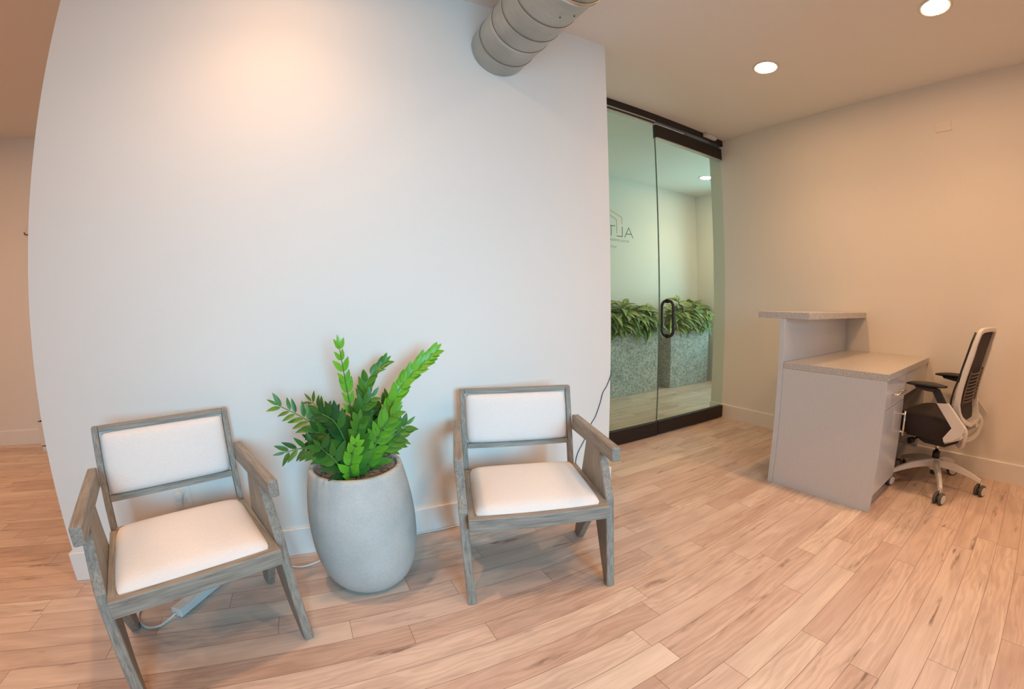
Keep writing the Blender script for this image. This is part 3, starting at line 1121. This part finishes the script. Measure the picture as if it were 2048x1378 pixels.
def bush(x0, x1, yc, z0, seed, label, n=290):
    rnd = random.Random(seed)
    bm = B()
    lay = bm.loops.layers.float_color.new('tone')
    nst = 13
    for i in range(nst):
        x = x0 + (x1 - x0) * (i + 0.5) / nst + rnd.uniform(-.02, .02)
        y = yc + rnd.uniform(-.09, .09)
        h = rnd.uniform(0.18, 0.40)
        top = Vector((x + rnd.uniform(-.05, .05), y + rnd.uniform(-.06, .03), z0 + h))
        tube(bm, [(x, y, z0 - 0.02), (x, y, z0 + h * .5), top], 0.007, 5, mi=1)
        m = n // nst
        for j in range(m):
            a = rnd.uniform(0, 2 * PI)
            f = rnd.uniform(0.1, 1.0)
            p = Vector((x, y, z0)).lerp(top, f)
            el = rnd.uniform(-0.55, 0.75) if f < 0.8 else rnd.uniform(0.1, 1.1)
            d = Vector((math.cos(a) * 1.0, math.sin(a) * 0.8 - 0.35, el))
            if p.y + d.normalized().y * 0.2 > 2.27:
                d.y = -abs(d.y)
            L = rnd.uniform(0.12, 0.19)
            leaf(bm, lay, p, d, Vector((0, -0.8, 1)), L, L * rnd.uniform(0.46, 0.60), rnd.uniform(0, 1), 0.18, rnd.uniform(0.35, 0.8), 'lance', nseg=6)
        # skirt of leaves hanging over the box's front edge
        for j in range(9):
            a = rnd.uniform(-2.7, -0.4)
            p = Vector((x + rnd.uniform(-.03, .03), yc - 0.10, z0 + rnd.uniform(0.03, 0.24)))
            d = Vector((math.cos(a) * 0.6, -0.8, rnd.uniform(-0.2, 0.3)))
            L = rnd.uniform(0.13, 0.20)
            leaf(bm, lay, p, d, Vector((0, -0.9, 0.8)), L, L * 0.52, rnd.uniform(0, 1), 0.25, rnd.uniform(0.5, 0.95), 'lance', nseg=6)
    me = bpy.data.meshes.new('foliage_plant')
    for v in bm.verts:
        if v.co.y > 2.27:
            v.co.y = 2.27
    bm.to_mesh(me); bm.free()
    me.materials.append(M_dumb); me.materials.append(M_stem)
    o = bpy.data.objects.new('foliage_plant', me)
    C.objects.link(o)
    tag(o, label, 'plant', 'bushy plants in the corridor planters')
bush(3.07, 3.79, 2.09, 0.75, 21, 'bushy variegated plant overhanging the planter nearest the white wall')
bush(4.09, 4.83, 2.09, 0.76, 22, 'bushy variegated plant overhanging the planter behind the door handle')

# ============================================================ RECEPTION DESK
dk = thing('reception_desk', 'grey laminate reception desk with speckled top and raised counter against the right wall', 'desk', (2.35, -1.29, 0))
OD3 = (2.35, -1.29, 0)
def dpart(name, mat, *a, bevel=0.0015, parent=None):
    bm = B(); box(bm, *a)
    at_world(bm, OD3)
    return obj(name, bm, mat, parent or dk, bevel=bevel)
XE2 = XW - 0.003
dpart('front_panel', M_lam, 2.345, XE2 - 0.016, -0.640, -0.606, 0, 1.020)
dpart('side_panel', M_lam, 2.350, 2.370, -1.282, -0.641, 0, 0.7265)
dpart('worktop', M_quartz, 2.350, XE2, -1.290, -0.641, 0.727, 0.765, bevel=0.002)
dpart('counter_top', M_quartz, 2.362, XE2, -0.795, -0.440, 1.0205, 1.060, bevel=0.002)
dpart('end_panel', M_lam, XE2 - 0.020, XE2 - 0.0005 - BT*0, -1.282, -0.641, BH + 0.004, 0.7265)
ped = dpart('pedestal', M_lam, 2.371, 2.772, -1.262, -0.645, 0.090, 0.7265)
dpart('toe_kick', M_lam, 2.371, 2.772, -1.215, -0.645, 0, 0.089)
dr = dpart('drawer', M_lam, 2.3725, 2.771, -1.281, -0.645 - 0.616, 0.570, 0.724)
cd = dpart('drawer', M_lam, 2.3725, 2.771, -1.281, -0.645 - 0.616, 0.093, 0.566)
dpart('pencil_drawer', M_lam, 2.773, XE2 - 0.021, -1.281, -0.90, 0.592, 0.7262)
dpart('modesty_panel', M_lam, 2.773, XE2 - 0.021, -0.662, -0.6415, 0.10, 0.7262)
def bar_handle(parent, p, q, off, stand, inset):
    bm = B()
    p, q = Vector(p), Vector(q)
    d = (q - p).normalized()
    o = Vector((0, -off, 0))
    tube(bm, [p + o, q + o], 0.006, 12)
    for s in (p + d * inset, q - d * inset):
        tube(bm, [s, s + o], 0.0045, 10)
    at_world(bm, OD3)
    obj('handle', bm, M_chrome, parent)
bar_handle(dr, (2.455, -1.281, 0.642), (2.665, -1.281, 0.642), 0.032, 0, 0.03)
bar_handle(cd, (2.715, -1.281, 0.365), (2.715, -1.281, 0.515), 0.032, 0, 0.022)

# ============================================================ TASK CHAIR
OX, OY, OA = 3.031, -1.482, math.radians(-8)
tc_ = thing('office_chair', 'white framed office chair with black mesh back tucked under the desk', 'office chair', (OX, OY, 0), OA)
def uvz(u, v, z):
    return Vector((u, v, z))
# base: five curved arms with casters
bm = B(); lathe(bm, [(0.0, 0.108), (0.032, 0.108), (0.038, 0.118), (0.038, 0.172), (0.030, 0.182), (0.0, 0.182)], (0, 0, 0), 'z', 28)
hub = obj('base_hub', bm, M_whitep, tc_)
for k in range(5):
    a = math.radians(-160 + 8 + 72 * k)
    ca, sa = math.cos(a), math.sin(a)
    bm = B()
    sec = []
    for i in range(9):
        t_ = i / 8
        r_ = 0.028 + t_ * 0.272
        zt_ = 0.178 - 0.075 * t_ ** 1.7
        th = 0.050 - 0.024 * t_
        w_ = 0.022 - 0.009 * t_
        sec.append([Vector((r_ * ca - s * w_ * sa, r_ * sa + s * w_ * ca, z)) for s, z in ((-1, zt_ - th), (1, zt_ - th), (0.72, zt_), (-0.72, zt_))])
    vs = [[bm.verts.new(p) for p in q_] for q_ in sec]
    for q0, q1 in zip(vs, vs[1:]):
        for j in range(4):
            bm.faces.new((q0[j], q0[(j+1) % 4], q1[(j+1) % 4], q1[j]))
    bm.faces.new(vs[0]); bm.faces.new(vs[-1][::-1])
    arm = obj('base_leg', bm, M_whitep, tc_, bevel=0.004)
    # caster: two wheels with pale discs under a fork
    cx_, cy_ = 0.306 * ca, 0.306 * sa
    wa = a + (0.9, -0.5, 0.7, 1.4, -1.0)[k]
    ax_ = Vector((math.cos(wa), math.sin(wa), 0))
    bm = B()
    cen = Vector((cx_, cy_, 0.035))
    for s in (-1, 1):
        tube(bm, [cen + ax_ * s * 0.008, cen + ax_ * s * 0.011, cen + ax_ * s * 0.024, cen + ax_ * s * 0.027], [0.031, 0.035, 0.035, 0.031], 28)
    tube(bm, [cen - ax_ * 0.0085, cen + ax_ * 0.0085], 0.015, 12)
    cst = obj('caster', bm, M_caster, tc_)
    for s in (-1, 1):
        bm = B()
        tube(bm, [cen + ax_ * s * 0.0265, cen + ax_ * s * 0.030], 0.026, 24)
        obj('wheel_disc', bm, M_whitep, cst)
    bm = B()
    tube(bm, [cen + Vector((0, 0, 0.0)), cen + Vector((0, 0, 0.052))], 0.0065, 10)
    obj('caster_stem', bm, M_steel, cst)
bm = B(); tube(bm, [(0, 0, 0.075), (0, 0, 0.108)], 0.018, 18)
obj('gas_lift_foot', bm, M_blackp, tc_)
bm = B(); tube(bm, [(0, 0, 0.182), (0, 0, 0.224)], 0.024, 22)
obj('gas_lift_collar', bm, M_blackp, tc_)
bm = B(); tube(bm, [(0, 0, 0.224), (0, 0, 0.300)], 0.012, 18)
obj('gas_lift_rod', bm, M_chrome, tc_)
# mechanism under the seat
bm = B()
prism_x(bm, [(0.10, 0.300), (0.06, 0.285), (-0.07, 0.285), (-0.15, 0.330), (-0.15, 0.375), (0.16, 0.375), (0.16, 0.345)], -0.10, 0.10)
obj('tilt_mechanism', bm, M_blackp, tc_, bevel=0.008)
bm = B(); tube(bm, [(-0.10, 0.10, 0.318), (-0.150, 0.125, 0.300)], 0.007, 10)
tube(bm, [(-0.143, 0.122, 0.300), (-0.172, 0.134, 0.300)], [0.020, 0.020], 16)
obj('tension_knob', bm, M_blackp, tc_)
# seat
def seat():
    bm = B()
    prof = []
    n = 48
    layers = [(0.345, 0.80), (0.358, 0.90), (0.385, 0.97), (0.410, 1.0), (0.440, 1.0), (0.462, 0.97), (0.474, 0.90), (0.480, 0.70), (0.478, 0.0)]
    rings = []
    for z, k in layers:
        ring = []
        for i in range(n):
            a = 2 * PI * i / n
            c_, s_ = math.cos(a), math.sin(a)
            e = 3.4
            rr = (abs(c_) ** e + abs(s_) ** e) ** (-1 / e)
            u = 0.238 * rr * c_ * k
            v = 0.050 + 0.205 * rr * s_ * k
            zz = z - (0.022 * max(0, (v - 0.12) / 0.13) ** 2 if z > 0.40 else 0) + (0.010 * (u / 0.238) ** 2 if z > 0.43 else 0)
            ring.append(bm.verts.new((u, v, zz)) if k > 0 else None)
        rings.append(ring)
    for a, b in zip(rings[:-1], rings[1:-1]):
        for i in range(n):
            f = bm.faces.new((a[i], a[(i+1) % n], b[(i+1) % n], b[i])); f.smooth = True
    top = bm.verts.new((0, 0.05, 0.476))
    for i in range(n):
        f = bm.faces.new((rings[-2][i], rings[-2][(i+1) % n], top)); f.smooth = True
    bm.faces.new(rings[0][::-1])
    obj('seat', bm, M_seatfab, tc_)
    bm = B()
    prism_z(bm, [(-0.17, -0.10), (0.17, -0.10), (0.18, 0.16), (-0.18, 0.16)], 0.335, 0.352)
    obj('seat_pan', bm, M_blackp, tc_, bevel=0.006)
seat()
# back: closed loop frame following a leaning S curve
def vback(z):
    P = [(0.43, -0.196), (0.482, -0.158), (0.52, -0.140), (0.56, -0.134), (0.66, -0.146), (0.76, -0.166), (0.913, -0.206), (0.996, -0.230)]
    if z <= P[0][0]:
        return P[0][1]
    for (z0, v0), (z1, v1) in zip(P, P[1:]):
        if z <= z1:
            return v0 + (v1 - v0) * (z - z0) / (z1 - z0)
    return P[-1][1]
def uback(z):
    # half width of the frame's centre line at height z
    P = [(0.47, 0.150), (0.50, 0.190), (0.56, 0.212), (0.66, 0.222), (0.80, 0.220), (0.95, 0.208), (0.985, 0.196)]
    if z <= P[0][0]:
        return P[0][1]
    for (z0, v0), (z1, v1) in zip(P, P[1:]):
        if z <= z1:
            return v0 + (v1 - v0) * (z - z0) / (z1 - z0)
    return P[-1][1]
def back():
    zsl = [0.47, 0.485, 0.50, 0.53, 0.57, 0.62, 0.68, 0.74, 0.80, 0.86, 0.92, 0.96, 0.985]
    loop = []
    for z in zsl:
        loop.append((-uback(z), z))
    for u in (-0.15, -0.08, 0, 0.08, 0.15):
        loop.append((u, 0.994 + 0.004 * (1 - (u / 0.2) ** 2)))
    for z in reversed(zsl):
        loop.append((uback(z), z))
    for u in (0.09, 0.03, -0.03, -0.09):
        loop.append((u, 0.452))
    bm = B()
    n = len(loop)
    secs = []
    for i, (u, z) in enumerate(loop):
        pu, pz = loop[i-1]
        nu, nz = loop[(i+1) % n]
        tu, tz = nu - pu, nz - pz
        l = math.hypot(tu, tz)
        nu_, nz_ = tz / l, -tu / l           # in-plane outward or inward normal
        w, dpt = 0.013, 0.016 + 0.012 * max(0, (0.62 - z) / 0.15)
        if z > 0.9:
            dpt = 0.012
        q_ = []
        for a, b in ((-1, -1), (1, -1), (1, 1), (-1, 1)):
            zz = z + nz_ * w * a
            q_.append(bm.verts.new((u + nu_ * w * a, vback(z) + b * dpt - 0.004 - (0.02 * (0.98 - z) * 0), zz)))
        secs.append(q_)
    for i in range(n):
        a, b = secs[i], secs[(i+1) % n]
        for j in range(4):
            f = bm.faces.new((a[j], a[(j+1) % 4], b[(j+1) % 4], b[j])); f.smooth = True
    obj('back_frame', bm, M_whitep, tc_, bevel=0.005, seg=3)
    # mesh fabric
    bm = B()
    rows = []
    zz = [0.458 + (0.988 - 0.458) * i / 26 for i in range(27)]
    for z in zz:
        hw = uback(z) - 0.004
        rows.append([bm.verts.new((hw * (-1 + 2 * j / 12), vback(z) + 0.010 - 0.022 * (1 - (-1 + 2 * j / 12) ** 2) * math.sin(PI * (z - 0.45) / 0.55) * 0.6, z)) for j in range(13)])
    for a, b in zip(rows, rows[1:]):
        for j in range(12):
            f = bm.faces.new((a[j], a[j+1], b[j+1], b[j])); f.smooth = True
    o = obj('back_mesh', bm, M_mesh, tc_)
    sd = o.modifiers.new('solid', 'SOLIDIFY'); sd.thickness = 0.003
    # lumbar support: stack of thin slats behind the mesh
    bm = B()
    for i in range(9):
        z = 0.575 + i * 0.021
        hw = 0.150
        pts = [(hw * (-1 + 2 * j / 8), vback(z) - 0.018 - 0.010 * (1 - (-1 + 2 * j / 8) ** 2), z + 0.006 * (-1 + 2 * j / 8) ** 2) for j in range(9)]
        tube(bm, pts, 0.0038, 6)
    for s in (-1, 1):
        tube(bm, [(s * 0.150, vback(z_) - 0.018, z_) for z_ in (0.565, 0.62, 0.68, 0.74, 0.765)], 0.006, 8)
    obj('lumbar_support', bm, M_lumb, tc_)
    # dark carrier edge on the sitter's side of the frame
    for s in (-1, 1):
        bm = B()
        tube(bm, [(s * (uback(z) + 0.002), vback(z) + 0.021 + 0.012 * max(0, 1 - abs(z - 0.6) / 0.14), z) for z in (0.47, 0.52, 0.56, 0.60, 0.66, 0.72, 0.78, 0.86, 0.93, 0.985)], 0.006, 8)
        obj('mesh_edge', bm, M_blackp, tc_)
    # yoke joining the frame to the seat mechanism
    bm = B()
    for s in (-1, 1):
        pts = catmull([(s * 0.175, -0.160, 0.480), (s * 0.190, -0.205, 0.430), (s * 0.165, -0.200, 0.360), (s * 0.10, -0.165, 0.320), (s * 0.05, -0.12, 0.325)], 6)
        n_ = len(pts)
        for a in (0,):
            prev = None
            for i, p in enumerate(pts):
                w = 0.022 - 0.006 * i / n_
                d = (pts[min(i+1, n_-1)] - pts[max(i-1, 0)]).normalized()
                out = Vector((0, -1, 0.2)).normalized()
                out = (out - d * out.dot(d)).normalized()
                sd_ = d.cross(out)
                ring = [bm.verts.new(p + out * 0.010 * x_ + sd_ * w * y_) for x_, y_ in ((-1, -1), (1, -1), (1, 1), (-1, 1))]
                if prev:
                    for j in range(4):
                        f = bm.faces.new((prev[j], prev[(j+1) % 4], ring[(j+1) % 4], ring[j])); f.smooth = True
                else:
                    bm.faces.new(ring)
                prev = ring
            bm.faces.new(prev[::-1])
    obj('back_yoke', bm, M_whitep, tc_, bevel=0.004)
back()
# arms
for s in (-1, 1):
    bm = B()
    # boomerang bracket in the side plane, bending in under the seat
    prof = [(-0.040, 0.580), (-0.110, 0.587), (-0.222, 0.468), (-0.226, 0.470), (-0.206, 0.418), (-0.150, 0.378), (-0.112, 0.368), (-0.104, 0.390), (-0.146, 0.455)]
    prism_x(bm, prof, s * 0.262, s * 0.284)
    obj('arm_bracket', bm, M_whitep, tc_, bevel=0.005, seg=3)
    bm = B()
    prism_x(bm, [(-0.112, 0.352), (-0.205, 0.395), (-0.190, 0.425), (-0.100, 0.385)], s * 0.10, s * 0.2615)
    obj('arm_bracket_foot', bm, M_whitep, tc_, bevel=0.005)
    bm = B()
    prism_x(bm, [(-0.046, 0.578), (-0.100, 0.582), (-0.046, 0.660), (0.004, 0.660), (-0.006, 0.640)], s * 0.264, s * 0.282)
    obj('arm_post', bm, M_blackp, tc_, bevel=0.004)
    bm = B()
    prism_x(bm, [(0.105, 0.662), (0.090, 0.650), (0.020, 0.640), (-0.02, 0.640), (-0.03, 0.662)], s * 0.248, s * 0.296)
    obj('arm_pad_base', bm, M_blackp, tc_, bevel=0.004)
    bm = B()
    rows = []
    for i in range(13):
        t_ = i / 12
        v = -0.085 + 0.238 * t_
        hw = 0.046 * math.sin(PI * (0.10 + 0.80 * t_)) ** 0.5
        th = 0.018 * math.sin(PI * (0.04 + 0.9 * t_)) ** 0.5
        zc = 0.676 + 0.005 * math.sin(PI * t_) - 0.006 * t_
        rows.append([bm.verts.new((s * 0.272 + hw * math.cos(2*PI*j/12), v, zc + th * (math.sin(2*PI*j/12) * (0.7 if j < 6 else 0.9)))) for j in range(12)])
    for a, b in zip(rows, rows[1:]):
        for j in range(12):
            f = bm.faces.new((a[j], a[(j+1) % 12], b[(j+1) % 12], b[j])); f.smooth = True
    bm.faces.new(rows[0]); bm.faces.new(rows[-1][::-1])
    obj('arm_pad', bm, M_blackp, tc_)

# ============================================================ WALL PLATES, CABLES, POWER STRIP
t = thing('wall_plate', 'blank white cover plate high on the right wall', 'wall plate', (XW, -1.437, 2.379))
bm = B(); box(bm, -0.006, -0.0005, -0.057, 0.057, -0.036, 0.036)
obj('cover', bm, M_plate, t, bevel=0.002)
for y_ in (-0.042, 0.042):
    bm = B(); tube(bm, [(-0.0075, y_, 0), (-0.005, y_, 0)], 0.003, 10)
    obj('screw', bm, M_steel, t)

t = thing('wall_outlet', 'white power outlet on the wall behind the left armchair', 'outlet', (-0.672, 0, 0.345))
bm = B(); box(bm, -0.036, 0.036, -0.006, -0.0005, -0.058, 0.058)
obj('cover', bm, M_plate, t, bevel=0.002)
for z_ in (-0.02, 0.02):
    bm = B(); box(bm, -0.017, 0.017, -0.0075, -0.005, z_ - 0.014, z_ + 0.014)
    obj('socket', bm, M_whitep, t, bevel=0.004)

t = thing('power_strip', 'white power strip with its cord and plug on the floor under the left armchair', 'power strip', (-0.63, -0.29, 0))
def rel(P):
    return [Vector(p) - Vector((-0.63, -0.29, 0)) for p in P]
d = Vector((0.085, 0.130, 0)).normalized()
sdv = Vector((d.y, -d.x, 0)) * 0.026
a0 = Vector((-0.695, -0.352, 0)); a1 = a0 + d * 0.30
bm = B()
q4 = rel([a0 - sdv, a0 + sdv, a1 + sdv, a1 - sdv])
hexa(bm, [p + Vector((0, 0, 0.002)) for p in q4], [p + Vector((0, 0, 0.036)) for p in q4])
cs = obj('casing', bm, M_whitep, t, bevel=0.005, seg=3)
for i in range(4):
    c = a0 + d * (0.07 + 0.055 * i)
    bm = B()
    q4 = rel([c - sdv * .55 - d * .014, c + sdv * .55 - d * .014, c + sdv * .55 + d * .014, c - sdv * .55 + d * .014])
    hexa(bm, [p + Vector((0, 0, 0.035)) for p in q4], [p + Vector((0, 0, 0.0368)) for p in q4])
    obj('socket', bm, M_cord, cs)
bm = B()
path = catmull(rel([(-0.697, -0.354, 0.018), (-0.722, -0.372, 0.008), (-0.752, -0.402, 0.006), (-0.800, -0.400, 0.006), (-0.845, -0.350, 0.006), (-0.860, -0.290, 0.006), (-0.850, -0.200, 0.006),
                     (-0.79, -0.09, 0.006), (-0.72, -0.045, 0.02), (-0.69, -0.040, 0.12), (-0.682, -0.038, 0.24), (-0.684, -0.036, 0.310)]), 8)
tube(bm, path, 0.0042, 8)
obj('cord', bm, M_cord, t)
bm = B()
lathe(bm, [(0.0, -0.030), (0.016, -0.030), (0.020, -0.022), (0.020, 0.0), (0.0, 0.0)], (0, 0, 0), 'y', 20)
bmesh.ops.transform(bm, matrix=Matrix.Translation(Vector((-0.684 + 0.63, 0.29 - 0.0080, 0.352))), verts=bm.verts[:])
prism_x(bm, [(0.29 - 0.030, 0.345), (0.29 - 0.010, 0.345), (0.29 - 0.028, 0.305), (0.29 - 0.042, 0.305)], -0.684 + 0.63 - 0.012, -0.684 + 0.63 + 0.012)
obj('plug', bm, M_whitep, t, bevel=0.002)

bm = B()
path = catmull([(-0.46, -0.030, 0.006), (-0.38, -0.050, 0.006), (-0.274, -0.100, 0.006), (-0.202, -0.130, 0.006), (-0.123, -0.106, 0.006), (-0.02, -0.045, 0.006), (0.15, -0.028, 0.006),
                (0.355, -0.022, 0.006), (0.568, -0.023, 0.006), (0.85, -0.022, 0.006), (1.15, -0.022, 0.006), (1.27, -0.022, 0.02), (1.279, -0.020, 0.10)], 8)
tube(bm, path, 0.0040, 8)
tag(obj('extension_cord', bm, M_cord), 'thin white cord lying along the foot of the white wall', 'cord')
bm = B()
path = catmull([(1.5225, 0.03, 0.735), (1.5225, -0.0035, 0.702), (1.492, -0.0035, 0.634), (1.464, -0.0035, 0.596), (1.448, -0.0035, 0.543), (1.416, -0.0035, 0.466), (1.385, -0.0035, 0.424),
                (1.341, -0.0035, 0.338), (1.299, -0.0035, 0.270), (1.283, -0.006, 0.215), (1.280, -0.019, 0.130), (1.279, -0.020, 0.10)], 8)
tube(bm, path, 0.0026, 6)
tag(obj('thin_cable', bm, M_dcord), 'thin dark cable hanging down the wall behind the right armchair', 'cable')

# far left bits
t = thing('waste_bin', 'small white box with a dark rim at the far left behind the white wall', 'bin', (-2.49, 2.17, 0))
bm = B(); box(bm, -0.11, 0.11, -0.075, 0.075, 0, 0.052)
box(bm, -0.115, 0.115, -0.078, 0.078, 0.058, 0.262)
obj('body', bm, M_whitep, t, bevel=0.004)
bm = B(); box(bm, -0.112, 0.112, -0.076, 0.076, 0.052, 0.058)
obj('band', bm, M_blackp, t)
bm = B(); prism_y(bm, [(-0.118, 0.263), (0.118, 0.263), (0.118, 0.285), (-0.02, 0.285)], -0.08, 0.08)
obj('rim', bm, M_blackp, t, bevel=0.002)
t = thing('wall_hook', 'tiny dark hook on the far left wall at the white wall edge', 'hook', (-2.78, YF, 1.854))
bm = B(); tube(bm, [(-0.02, -0.001, 0.01), (-0.02, -0.012, 0.008), (-0.012, -0.014, -0.008), (0.025, -0.014, -0.010), (0.03, -0.014, 0.006)], 0.004, 8)
obj('peg', bm, M_brown, t)
